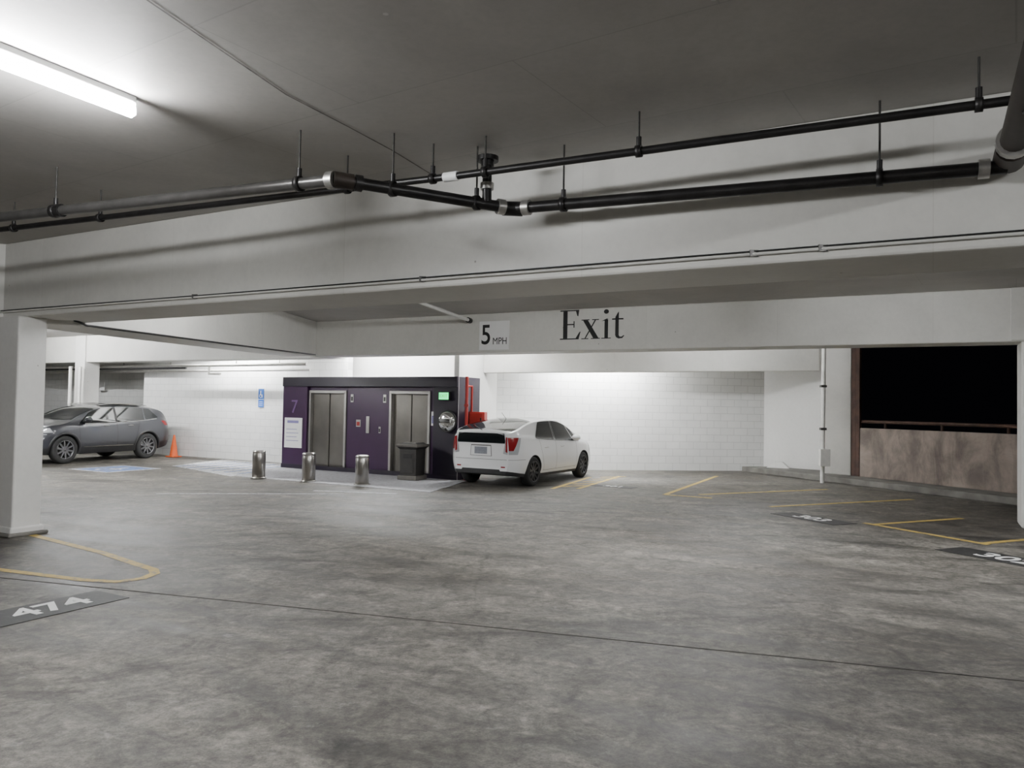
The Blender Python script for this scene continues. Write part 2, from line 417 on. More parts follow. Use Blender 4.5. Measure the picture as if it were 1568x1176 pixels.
# ------------------------------------------------------------------ floor markings
e = empty("parking_lines")
poly_strip("left_stall_loop", [(-7.6, 10.95), (-5.9, 9.72), (-4.6, 8.78), (-3.95, 8.22), (-3.66, 7.98), (-3.56, 7.8), (-3.58, 7.58), (-3.75, 7.42), (-4.1, 7.47), (-5.15, 7.84), (-7.5, 8.85)], 0.10, M_YEL, 0.004, e)
S = Vector((0.906, 0.423, 0)).normalized()
for i, (a, ln) in enumerate([((5.7, 12.1), 2.1), ((4.75, 14.1), 3.8), ((3.9, 15.9), 3.6), ((6.42, 10.5), 2.0)]):
    a3 = Vector((a[0], a[1], 0)); flat_strip("stall_line_%d" % i, a3, a3+S*ln, 0.10, M_YEL, 0.004, e)
flat_strip("front_line", (5.62, 12.25), (6.46, 10.42), 0.10, M_YEL, 0.0045, e)
flat_strip("back_line_0", (3.16, 15.76), (5.46, 20.4), 0.10, M_YEL, 0.004, e)
flat_strip("back_line_1", (3.16, 15.76), (4.0, 15.3), 0.10, M_YEL, 0.0045, e)
flat_strip("back_line_2", (0.9, 16.5), (2.0, 19.4), 0.10, M_YEL, 0.004, e)
flat_strip("back_line_3", (1.46, 16.6), (2.8, 19.8), 0.10, M_YEL, 0.004, e)
for k in range(5):
    flat_strip("hatch_%d" % k, (1.15+0.28*k, 17.0+0.6*k), (1.75+0.3*k, 17.35+0.6*k), 0.08, M_YEL, 0.0045, e)
flat_strip("white_line_0", (-6.6, 14.4), (-3.2, 14.9), 0.06, M_WHT, 0.004, e)
flat_strip("white_line_1", (-3.9, 15.35), (-2.2, 15.05), 0.10, M_WHT, 0.004, e)

def stall_number(s, loc, rz, w, h, sz, dx=0.0):
    e = empty("parking_stall_number", (loc[0], loc[1], 0), rz)
    box("patch", -w/2, w/2, -h/2, h/2, 0.001, 0.005, M_STEN, e)
    text("digits", s, sz, M_STENW, (dx, 0, 0.007), (0, 0, 0), e, 0.001, sx=1.05, offset=0.008)
stall_number("474", (-3.87, 6.36), math.atan2(0.877, 0.48), 1.34, 0.48, 0.40, 0.13)
stall_number("302", (6.05, 9.40), math.atan2(-0.906, 0.423), 1.5, 0.55, 0.46)
stall_number("303", (4.95, 12.65), math.atan2(-0.906, 0.423), 1.35, 0.5, 0.42)
stall_number("301", (2.3, 17.2), math.atan2(-0.5, 0.86), 1.0, 0.35, 0.3)

e = empty("floor_joint")
flat_strip("joint_0", (-7.0, 8.1), (-3.5, 7.1), 0.016, M_JOINT, 0.003, e)
flat_strip("joint_1", (-3.5, 7.1), (7.5, 3.95), 0.016, M_JOINT, 0.003, e)
e = empty("ceiling_joint")
poly_strip("seam", [(-2.3, 2.4), (-1.86, 3.79), (-1.5, 4.95), (-1.22, 5.5), (-0.98, 6.0), (-0.7, 6.7)], 0.013, M_SEAMC, CEIL-0.002, e)

# light landing in front of the elevators
p = lambda c, x: Vector((x, c-SL*x, 0))
prism("floor_landing", [p(14.5, -6.4), p(14.5, -1.6), p(17.3, -1.0), p(17.3, -6.2)], 0.0, 0.012, M_PAD)
e = empty("accessible_aisle_marking")
prism("field", [p(15.6, -9.0), p(14.4, -6.5), p(18.3, -5.9), p(18.3, -8.6)], 0.0, 0.005, M_WHT, e)
for k in range(6):
    x = -8.8+0.45*k
    flat_strip("stripe_%d" % k, p(15.5-0.1*k, x), p(17.9, x+0.9), 0.10, M_BLUEP, 0.008, e)
e = empty("accessible_parking_symbol", (-9.9, 19.35, 0), ANG)
box("blue_square", -0.65, 0.65, -0.65, 0.65, 0.001, 0.005, M_BLUEP, e)
box("border", -0.75, 0.75, -0.75, 0.75, 0.0005, 0.003, M_WHT, e)
box("figure_back", -0.08, 0.04, -0.1, 0.35, 0.005, 0.007, M_WHT, e)
box("figure_leg", -0.08, 0.35, -0.15, -0.05, 0.005, 0.007, M_WHT, e)
lathe("wheel_ring", [(0.22, 0.005), (0.30, 0.005), (0.30, 0.007), (0.22, 0.007)], M_WHT, e, 28, close=True).location = (0, -0.2, 0)

# ------------------------------------------------------------------ lettering on exit beam
def poly_letters(name, polys, m, sx, sy, loc, rz):
    verts, faces = [], []
    for pl in polys:
        b = len(verts); n = len(pl)
        verts += [(x*sx, y*sy, 0.0) for x, y in pl]; faces.append(tuple(range(b, b+n)))
    me = bpy.data.meshes.new(name); me.from_pydata(verts, [], faces); me.update(); me.materials.append(m)
    o = link(bpy.data.objects.new(name, me)); o.location = loc; o.rotation_euler = (math.pi/2, 0, rz)
    md = o.modifiers.new("solid", 'SOLIDIFY'); md.thickness = 0.004; md.offset = 0
    return o
def R(x0, y0, x1, y1): return [(x0, y0), (x1, y0), (x1, y1), (x0, y1)]
def sh(polys, dx): return [[(x+dx, y) for x, y in pl] for pl in polys]
Eg = [R(.10, .04, .235, .96), R(0, .962, .60, 1), R(0, 0, .60, .038), [(.545, .80), (.575, .78), (.60, .962), (.50, .962)],
      R(.235, .49, .45, .53), [(.43, .40), (.46, .40), (.46, .62), (.43, .62)], [(.50, .038), (.60, .038), (.655, .26), (.62, .25)]]
xg = [[(.05, .63), (.20, .63), (.53, .03), (.37, .03)], [(.41, .63), (.45, .63), (.14, .03), (.10, .03)],
      R(0, .632, .25, .66), R(.33, .632, .54, .66), R(0, 0, .22, .028), R(.30, 0, .58, .028)]
circ = [(.145+.075*math.cos(t*math.pi/10), .90+.075*math.sin(t*math.pi/10)) for t in range(20)]
ig = [R(.095, .028, .20, .64), [(0, .585), (.095, .60), (.20, .67), (.17, .67)], R(0, 0, .29, .028), circ]
tg = [[(.10, .10), (.20, .10), (.20, .88), (.17, .84), (.10, .70)], R(0, .615, .34, .66), [(.10, .10), (.20, .10), (.235, .05), (.20, -.01), (.13, .03)], [(.20, -.01), (.235, .05), (.30, .055), (.35, .10), (.37, .08), (.31, .0)]]
polys = Eg+sh(xg, .68)+sh(ig, 1.30)+sh(tg, 1.62)
zf = lambda x, z: (x-N.x*0.005, EX_C-SL*x-N.y*0.005, z)
poly_letters("exit_lettering", polys, M_INK, 0.70, 0.60, zf(0.97, 3.13), ANG)

e = empty("speed_limit_sign", zf(-0.40, 3.265), ANG)
box("panel", -0.37, 0.37, -0.006, 0.004, -0.31, 0.31, M_SIGNW, e, 0.002)
text("number", "5", 0.60, M_INK, (-0.20, -0.009, -0.0), (math.pi/2, 0, 0), e, 0.001, sx=0.88, offset=0.006)
text("unit", "MPH", 0.21, M_INK, (0.145, -0.009, -0.13), (math.pi/2, 0, 0), e, 0.001, sx=0.86)

# ------------------------------------------------------------------ lamps
def lamp(a, b, z, m=M_TUBE, r=0.042):
    a = Vector((a[0], a[1], 0)); b = Vector((b[0], b[1], 0)); L = (b-a).length
    e = empty("fluorescent_light_fixture", (a.x, a.y, z), math.atan2((b-a).y, (b-a).x))
    box("housing", 0.0, L, -0.035, 0.035, 0.05, 0.098, M_HOUS, e, 0.01)
    pipe("tube", [(0.01, 0, 0), (L-0.01, 0, 0)], r, m, e, 2)
    for x in (0, L): box("end_cap_%d" % int(x > 0), x-0.006, x+0.006, -0.032, 0.032, -0.030, 0.06, M_HOUS, e, 0.004)
    return e
def lampN(cx, cy, z=CEIL-0.10, L=2.4, d=N, m=M_TUBE):
    c = Vector((cx, cy, 0)); return lamp(c-d*L/2, c+d*L/2, z, m)
lamp((-2.54, 5.04), (-3.67, 2.91), CEIL-0.10)
lampN(3.4, -0.6, m=M_TUBED)
lampN(-1.8, -2.6, m=M_TUBED)
lampN(-9.0, 0.5, m=M_TUBED)
lampN(1.6, 9.3)
lampN(-3.9, 11.8, L=1.2, m=M_TUBED)
lampN(-8.6, 16.6, m=M_TUBEB)
lampN(-12.5, 15.6)
lampN(6.3, 8.4, L=1.2)
lampN(0.2, 18.4, L=1.2, m=M_TUBEB)
lampN(5.2, 17.6, L=1.2, d=U, m=M_TUBE)
lamp((1.2, 20.75), (3.6, 21.1), 3.25, M_TUBEB)
lampN(-8.2, 22.35, 3.45, 2.4, U, M_TUBEB)
lampN(-3.6, 20.1, 3.3, 2.4, U, M_TUBEB)
lampN(-14.5, 22.0, CEIL-0.10, 2.4, U, M_TUBEB)

# ------------------------------------------------------------------ sprinkler piping
e = empty("sprinkler_pipe")
zA = 3.48
A_pts = [(-9.0, 9.55, zA), (-5.32, 7.91, zA), (-0.49, 5.78, zA), (0.825, 5.13, zA), (2.28, 4.40, zA), (2.78, 4.15, zA)]
pipe("branch_line", A_pts, 0.027, M_PIPE, e)
elb = Vector((-0.02, 6.0, 3.30)); jc = Vector((-1.285, 5.47, 3.35)); rt = Vector((2.95, 4.58, 3.24))
pipe("main_right", [elb, rt], 0.043, M_PIPE, e)
pipe("main_offset", [jc, elb], 0.043, M_PIPE, e)
pipe("main_left", [jc, (-4.65, 6.9, 3.37), (-9.0, 8.75, 3.37)], 0.043, M_PIPEG, e)
big0 = Vector((2.95, 4.55, 3.30))
big1 = big0-N*5.5+Vector((0, 0, 0.02))
pipe("cross_main", [big0+N*0.1, big1], 0.075, M_PIPE2, e)
def coupling(c, d, r, L, m, nm):
    c = Vector(c); d = Vector(d).normalized()
    pipe(nm, [c-d*L/2, c+d*L/2], r, m, e)
dj = (elb-jc).normalized(); dr = (rt-elb).normalized(); dl = (Vector((-4.65, 6.9, 3.37))-jc).normalized()
coupling(elb-dj*0.10, dj, 0.060, 0.06, M_COUP, "coupling_a"); coupling(elb+dr*0.12, dr, 0.060, 0.06, M_COUP, "coupling_b")
coupling(elb, dj+dr, 0.057, 0.16, M_PIPE, "elbow_a")
coupling(jc+dl*0.04, dl, 0.064, 0.06, M_COUP, "coupling_c"); coupling(jc+dj*0.16, dj, 0.060, 0.05, M_PIPE, "coupling_d")
coupling(jc+dj*0.05, dj, 0.058, 0.14, M_PIPE2, "elbow_b")
coupling(rt-dr*0.12, dr, 0.060, 0.06, M_COUP, "coupling_e"); coupling(big0-N*0.28, N, 0.095, 0.07, M_COUP, "coupling_f")
coupling(big0-N*0.05, N, 0.088, 0.25, M_PIPE2, "tee_body")
coupling(jc+dl*2.9, dl, 0.055, 0.12, M_PIPE, "coupling_g")
coupling((-0.49, 5.78, zA), (0.9, -0.44, 0), 0.036, 0.12, M_SIGNW, "tag_wrap")
rx, ry = -0.22, 5.90
pipe("riser", [(rx, ry, 3.32), (rx, ry, 3.66)], 0.036, M_PIPE, e)
pipe("riser_flange", [(rx, ry, 3.64), (rx, ry, 3.675)], 0.085, M_PIPE, e)
pipe("riser_neck", [(rx, ry, 3.60), (rx, ry, 3.64)], 0.05, M_PIPE, e)
pipe("riser_coupling", [(rx, ry, 3.42), (rx, ry, 3.47)], 0.052, M_COUP, e)

def hanger(x, y, zp, rp, k):
    pipe("rod_%d" % k, [(x, y, zp+rp), (x, y, CEIL)], 0.007, M_ROD, e)
    c = lathe("clevis_%d" % k, [(rp+0.004, -0.02), (rp+0.014, -0.02), (rp+0.014, 0.02), (rp+0.004, 0.02)], M_PIPE, e, 24, close=True)
    c.location = (x, y, zp); c.rotation_euler = (0, math.pi/2, math.atan2(-0.44, 0.9))
    pipe("clevis_neck_%d" % k, [(x, y, zp+rp), (x, y, zp+rp+0.07)], 0.018, M_PIPE, e)
def lerp_pt(a, b, t): return (a[0]+(b[0]-a[0])*t, a[1]+(b[1]-a[1])*t, a[2]+(b[2]-a[2])*t)
k = 0
for t in (0.13, 0.79):
    q = lerp_pt(elb, rt, t); hanger(q[0], q[1], q[2], 0.043, k); k += 1
for t in (0.30, 0.78):
    q = lerp_pt(jc, elb, t); hanger(q[0], q[1], q[2], 0.043, k); k += 1
L0 = (jc.x, jc.y, 3.35); L1 = (-4.65, 6.9, 3.37)
for t in (0.09, 0.80):
    q = lerp_pt(L0, L1, t); hanger(q[0], q[1], q[2], 0.043, k); k += 1
for t in ((1, .04), (1, .28), (1, .82), (2, .20), (3, 0.0), (1, 0.97), (4, 0.6)):
    q = lerp_pt(A_pts[t[0]], A_pts[t[0]+1] if t[0]+1 < len(A_pts) else A_pts[t[0]], t[1]); hanger(q[0], q[1], q[2], 0.027, k); k += 1
q = big0-N*1.0
hanger(q.x, q.y, q.z, 0.075, k)

# conduit along the near beam and cross beam
e = empty("electrical_conduit")
def fb(x, z, off=0.02): return (x-N.x*off, NEAR_C-SL*x-N.y*off, z)
pipe("beam_run", [fb(-9, 2.85), fb(-4, 2.852), fb(0, 2.85), fb(2, 2.855), fb(9, 2.85)], 0.011, M_WPIPE, e)
pipe("beam_cable", [fb(-9, 2.872), fb(-3, 2.868), fb(1, 2.874), fb(9, 2.87)], 0.006, M_BLACK, e)
pipe("cross_run", [(-5.80, 10.15, 2.78), (-5.78, 10.4, 2.74), (-5.32, 14.5, 2.82), (-4.83, 18.8, 2.92)], 0.016, M_PIPE, e)
for i, x in enumerate((-7, -3.4, -0.8, 1.7, 2.1)):
    q = fb(x, 2.858, 0.015); box("clip_%d" % i, q[0]-0.03, q[0]+0.03, q[1]-0.01, q[1]+0.012, 2.838, 2.884, M_PIPEG, e)
e = empty("ceiling_conduit")
pipe("run", [(-2.1, 13.2, 3.68), (-0.95, 16.72, 3.60)], 0.035, M_WPIPE, e)
pipe("end_fitting", [(-0.98, 16.62, 3.60), (-0.94, 16.76, 3.60)], 0.06, M_PIPE, e)

# vertical conduit on the right + boxes
e = empty("wall_conduit")
pipe("riser", [(7.66, 18.95, 0.0), (7.68, 18.95, 3.7)], 0.05, M_WPIPE, e)
box("junction_box", 7.56, 7.80, 18.81, 18.95, 0.42, 0.84, M_WPIPE, e, 0.01)
box("strap_0", 7.60, 7.74, 18.89, 19.0, 1.30, 1.36, M_PIPEG, e)
box("strap_1", 7.60, 7.74, 18.89, 19.0, 2.35, 2.41, M_PIPEG, e)
pipe("second_riser", [(7.93, 11.78, 0.05), (7.94, 11.78, 2.88)], 0.04, M_WPIPE, e)
box("second_box", 7.88, 8.06, 11.62, 11.76, 2.3, 2.62, M_WPIPE, e, 0.01)
# pipes below left beam
e = empty("sprinkler_pipe")
for i, (c, z, r, m_) in enumerate(((17.9, 2.80, 0.045, M_WPIPE), (18.25, 2.66, 0.035, M_WPIPE), (17.75, 2.72, 0.03, M_PIPE))):
    pipe("run_%d" % i, [(x, c-SL*x, z) for x in (-18, -12.0, -5.6 if i < 2 else -9.8)], r, m_, e)
pipe("drop", [(-9.0, 17.9+SL*9.0, 2.80), (-9.0, 17.9+SL*9.0, 2.55), (-8.6, 17.9+SL*8.7, 2.55)], 0.035, M_WPIPE, e)
for i, x in enumerate((-13.9, -13.6)):
    pipe("standpipe_%d" % i, [(x, 24.2, 0.0), (x, 24.2, 2.75)], 0.05, M_WPIPE, e)
for i, x in enumerate((-12.5, -10.5, -8.0, -6.5)):
    pipe("hanger_%d" % i, [(x, 17.9-SL*x, 2.80), (x, 17.9-SL*x, CEIL)], 0.012, M_ROD, e)

# ------------------------------------------------------------------ elevator bank
eb = empty("elevator_bank", (-6.12, 20.6, 0), ANG)
TOP = 2.42
W_ = 5.54
box("pier_left", 0, 0.86, 0, 1.0, 0, 2.2, M_PURPLE, eb, 0.01)
box("pier_right", 4.86, W_, 0, 1.0, 0, 2.2, M_PURPD, eb, 0.01)
box("fascia", 0.0, W_, -0.03, 1.0, 2.17, TOP, M_PURPD, eb, 0.01)
box("pier_middle", 2.13, 3.50, 0.10, 1.0, 0, 2.2, M_PURPLE, eb, 0.01)
box("pier_end", 4.72, 4.88, 0.10, 1.0, 0, 2.2, M_PURPLE, eb, 0.01)
box("kick_plate", -0.01, W_+0.01, -0.015, 0.0, 0, 0.12, M_PURPD, eb)
for i, (a, b) in enumerate(((0.86, 2.13), (3.50, 4.72))):
    box("header_%d" % i, a, b, 0.10, 1.0, 2.06, 2.2, M_PURPLE, eb)
    fw = 0.07
    box("jamb_left_%d" % i, a, a+fw, 0.06, 0.35, 0, 2.06, M_FRAME, eb, 0.008)
    box("jamb_right_%d" % i, b-fw, b, 0.06, 0.35, 0, 2.06, M_FRAME, eb, 0.008)
    box("jamb_head_%d" % i, a, b, 0.06, 0.35, 2.0, 2.075, M_FRAME, eb, 0.008)
    mid = (a+b)/2
    box("door_panel_a_%d" % i, a+fw, mid-0.006, 0.16, 0.22, 0.01, 2.0, M_DOOR, eb, 0.004)
    box("door_panel_b_%d" % i, mid+0.006, b-fw, 0.18, 0.24, 0.01, 2.0, M_DOOR, eb, 0.004)
    box("sill_%d" % i, a+fw, b-fw, 0.02, 0.34, 0.0, 0.02, M_FRAME, eb)
    box("door_back_%d" % i, a, b, 0.26, 0.4, 0, 2.1, M_BLACK, eb)
text("floor_number", "7", 0.50, M_LILAC, (0.42, -0.006, 1.62), (math.pi/2, 0, 0), eb, 0.003)
for i, (x, z, w, h) in enumerate(((2.30, 1.88, .09, .2), (3.34, 1.88, .09, .2), (2.52, 1.25, .14, .18), (2.82, 1.22, .10, .42), (4.80, 1.42, .11, .34), (3.2, 1.1, .06, .16))):
    box("indicator_%d" % i, x-w/2, x+w/2, 0.085, 0.10, z-h/2, z+h/2, M_FRAME if i != 4 else M_SIGNW, eb, 0.004)
    box("indicator_face_%d" % i, x-w/3, x+w/3, 0.080, 0.086, z-h/3, z+h/5, (M_BLACK, M_BLACK, M_RED, M_FRAME, M_SIGNINK, M_BLACK)[i], eb)

e = empty("notice_poster", (-6.12, 20.6, 0), ANG)
box("board", 0.10, 0.72, -0.02, -0.001, 0.55, 1.34, M_SIGNW, e, 0.004)
box("logo", 0.20, 0.60, -0.024, -0.02, 1.20, 1.27, M_SIGNINK, e)
for k in range(4): box("text_line_%d" % k, 0.17, 0.60-0.06*(k % 2), -0.0235, -0.02, 0.73+0.1*k, 0.745+0.1*k, M_SIGNINK, e)
e = empty("exit_sign", (-6.12, 20.6, 0), ANG)
box("housing", 5.06, 5.36, -0.09, -0.001, 1.86, 2.06, M_BLACK, e, 0.01)
box("face", 5.08, 5.34, -0.097, -0.09, 1.88, 2.04, M_GREEN, e)
text("legend", "EXIT", 0.11, M_BLACK, (5.21, -0.099, 1.96), (math.pi/2, 0, 0), e, 0.001)
e = empty("convex_mirror", (-6.12, 20.6, 0), ANG)
prof = [(0.001, 0.10)]+[(0.235*math.sin(t*math.pi/2/10), 0.02+0.08*math.cos(t*math.pi/2/10)) for t in range(1, 11)]
o = lathe("mirror_dome", prof, M_MIRROR, e, 40); o.location = (5.30, -0.05, 1.37); o.rotation_euler = (math.pi/2, 0, 0)
o = lathe("rim", [(0.23, 0.0), (0.26, 0.0), (0.26, 0.035), (0.23, 0.035)], M_BLACK, e, 40, close=True); o.location = (5.30, -0.05, 1.37); o.rotation_euler = (math.pi/2, 0, 0)
box("bracket", 5.27, 5.33, -0.06, 0.0, 1.34, 1.40, M_BLACK, e)

# red fire standpipe and cabinet
e = empty("fire_standpipe")
pipe("riser", [(-1.05, 17.95, 0.0), (-1.05, 17.95, 2.42)], 0.038, M_RED, e)
pipe("tee", [(-1.05, 17.95, 2.2), (-0.94, 18.1, 2.2), (-0.94, 18.1, 1.6)], 0.028, M_RED, e)
pipe("valve", [(-1.05, 17.95, 1.75), (-1.05, 17.84, 1.75)], 0.05, M_RED, e)
e = empty("fire_hose_cabinet", (-0.80, 18.35, 1.22), math.radians(-20))
box("body", -0.2, 0.2, -0.08, 0.12, 0.0, 0.38, M_RED, e, 0.015)
box("door", -0.17, 0.17, -0.095, -0.08, 0.03, 0.35, M_RED, e, 0.01)
box("handle", 0.10, 0.13, -0.11, -0.095, 0.14, 0.24, M_BLACK, e)
box("mounting_leg", -0.04, 0.04, 0.0, 0.08, -1.22, 0.0, M_RED, e)

# wall signs
sx_, sy_ = -7.36, 18.6+SL*7.36
e = empty("accessible_parking_sign", (sx_-N.x*0.012, sy_-N.y*0.012, 1.98), ANG)
box("panel", -0.11, 0.11, -0.004, 0.006, -0.15, 0.15, M_BLUE, e)
box("figure_back", -0.03, 0.0, -0.006, -0.004, -0.03, 0.09, M_SIGNW, e)
box("figure_leg", -0.03, 0.06, -0.006, -0.004, -0.05, -0.02, M_SIGNW, e)
box("figure_foot", 0.03, 0.06, -0.006, -0.004, -0.11, -0.02, M_SIGNW, e)
o = lathe("wheel_ring", [(0.04, 0), (0.055, 0), (0.055, 0.002), (0.04, 0.002)], M_SIGNW, e, 20, close=True); o.location = (-0.015, -0.005, -0.06); o.rotation_euler = (math.pi/2, 0, 0)
e = empty("accessible_parking_sign", (sx_-N.x*0.012, sy_-N.y*0.012, 1.70), ANG)
box("panel", -0.11, 0.11, -0.004, 0.006, -0.11, 0.11, M_BLUE, e)
for k in range(3): box("text_%d" % k, -0.07, 0.07, -0.006, -0.004, -0.06+0.05*k, -0.05+0.05*k, M_SIGNW, e)
e = empty("small_white_sign", (-14.9, 27.9, 2.2), ANG)
box("panel", -0.2, 0.2, -0.004, 0.006, -0.15, 0.15, M_SIGNW, e)

# ------------------------------------------------------------------ bollards, bin, cone
for (x, y) in ((-5.74, 17.6), (-4.47, 17.1), (-3.19, 16.6)):
    e = empty("steel_bollard", (x, y, 0.0))
    lathe("shaft", [(0.0, 0.0), (0.145, 0.0), (0.145, 0.56), (0.138, 0.575), (0.138, 0.59), (0.145, 0.60), (0.143, 0.625), (0.12, 0.64), (0.0, 0.645)], M_STEEL, e, 40)
    lathe("base_flange", [(0.145, 0.012), (0.175, 0.012), (0.17, 0.03), (0.145, 0.035)], M_STEEL, e, 40)
def frustum(name, w0, w1, z0, z1, m, parent, bev=0.01):
    v = []
    for w, z in ((w0, z0), (w1, z1)): v += [(-w, -w, z), (w, -w, z), (w, w, z), (-w, w, z)]
    o = mesh_obj(name, v, [(0, 1, 2, 3), (4, 5, 6, 7), (0, 1, 5, 4), (1, 2, 6, 5), (2, 3, 7, 6), (3, 0, 4, 7)], m, parent)
    return bevel(o, bev)
M_BIN = mat("dark_grey_bin", (0.030, 0.028, 0.026), 0.45, 0, 0.2)
M_BINT = mat("bin_trim", (0.11, 0.102, 0.09), 0.5, 0, 0.2)
e = empty("trash_receptacle", (-2.28, 17.92, 0.012), ANG+0.1)
frustum("plinth", 0.25, 0.25, 0.0, 0.10, M_BINT, e)
frustum("body", 0.21, 0.22, 0.10, 0.70, M_BIN, e)
frustum("cornice_lower", 0.22, 0.27, 0.70, 0.76, M_BIN, e)
frustum("top_slab", 0.285, 0.285, 0.76, 0.82, M_BINT, e)
frustum("lid", 0.24, 0.18, 0.82, 0.86, M_BIN, e)
box("front_panel", -0.15, 0.15, -0.228, -0.215, 0.16, 0.62, M_BIN, e, 0.005)
box("opening", -0.11, 0.11, -0.235, -0.225, 0.50, 0.60, M_BLACK, e, 0.005)
e = empty("traffic_cone", (-10.40, 23.80, 0), ANG)
frustum("base", 0.17, 0.165, 0.0, 0.03, M_ORANGE, e, 0.008)
lathe("body", [(0.13, 0.03), (0.12, 0.05), (0.03, 0.66), (0.022, 0.68), (0.0, 0.68)], M_ORANGE, e, 32)
lathe("collar", [(0.0935, 0.25), (0.078, 0.355)], M_ORANGE, e, 32)

# ------------------------------------------------------------------ cars
class Curve1:
    def __init__(s, pts):
        s.x = [q[0] for q in pts]; s.y = [q[1] for q in pts]; n = len(pts)
        h = [s.x[i+1]-s.x[i] for i in range(n-1)]; d = [(s.y[i+1]-s.y[i])/h[i] for i in range(n-1)]
        m = [0]*n; m[0] = d[0]; m[-1] = d[-1]
        for i in range(1, n-1):
            if d[i-1]*d[i] <= 0: m[i] = 0
            else:
                w1 = 2*h[i]+h[i-1]; w2 = h[i]+2*h[i-1]; m[i] = (w1+w2)/(w1/d[i-1]+w2/d[i])
        s.m = m; s.h = h
    def __call__(s, t):
        if t <= s.x[0]: return s.y[0]
        if t >= s.x[-1]: return s.y[-1]
        for i in range(len(s.h)):
            if t <= s.x[i+1]: break
        h = s.h[i]; u = (t-s.x[i])/h
        return ((1+2*u)*(1-u)**2*s.y[i]+u*(1-u)**2*h*s.m[i]+u*u*(3-2*u)*s.y[i+1]+u*u*(u-1)*h*s.m[i+1])

M_GLASS = mat("tinted_car_glass", (0.010, 0.012, 0.013), 0.06, 0.0, 0.0)
M_TYRE = mat("tyre_rubber", (0.014, 0.014, 0.014), 0.8, 0, 0.2, 20)
M_CLAD = mat("black_plastic_trim", (0.018, 0.018, 0.019), 0.5, 0, 0.1)
M_TAIL = mat("red_tail_lamp", (0.26, 0.012, 0.015), 0.12, 0, 0.05)
M_CLEAR = mat("clear_lamp_lens", (0.55, 0.56, 0.58), 0.12, 0.3, 0.05)
M_CHROME = mat("chrome_trim", (0.6, 0.6, 0.6), 0.12, 1.0, 0.02)
M_SEAM = mat("panel_seam", (0.015, 0.015, 0.015), 0.7)
M_SEAML = mat("light_panel_seam", (0.16, 0.16, 0.16), 0.7)
M_PLATE = mat("licence_plate", (0.20, 0.21, 0.24), 0.45, 0, 0.15, 30)

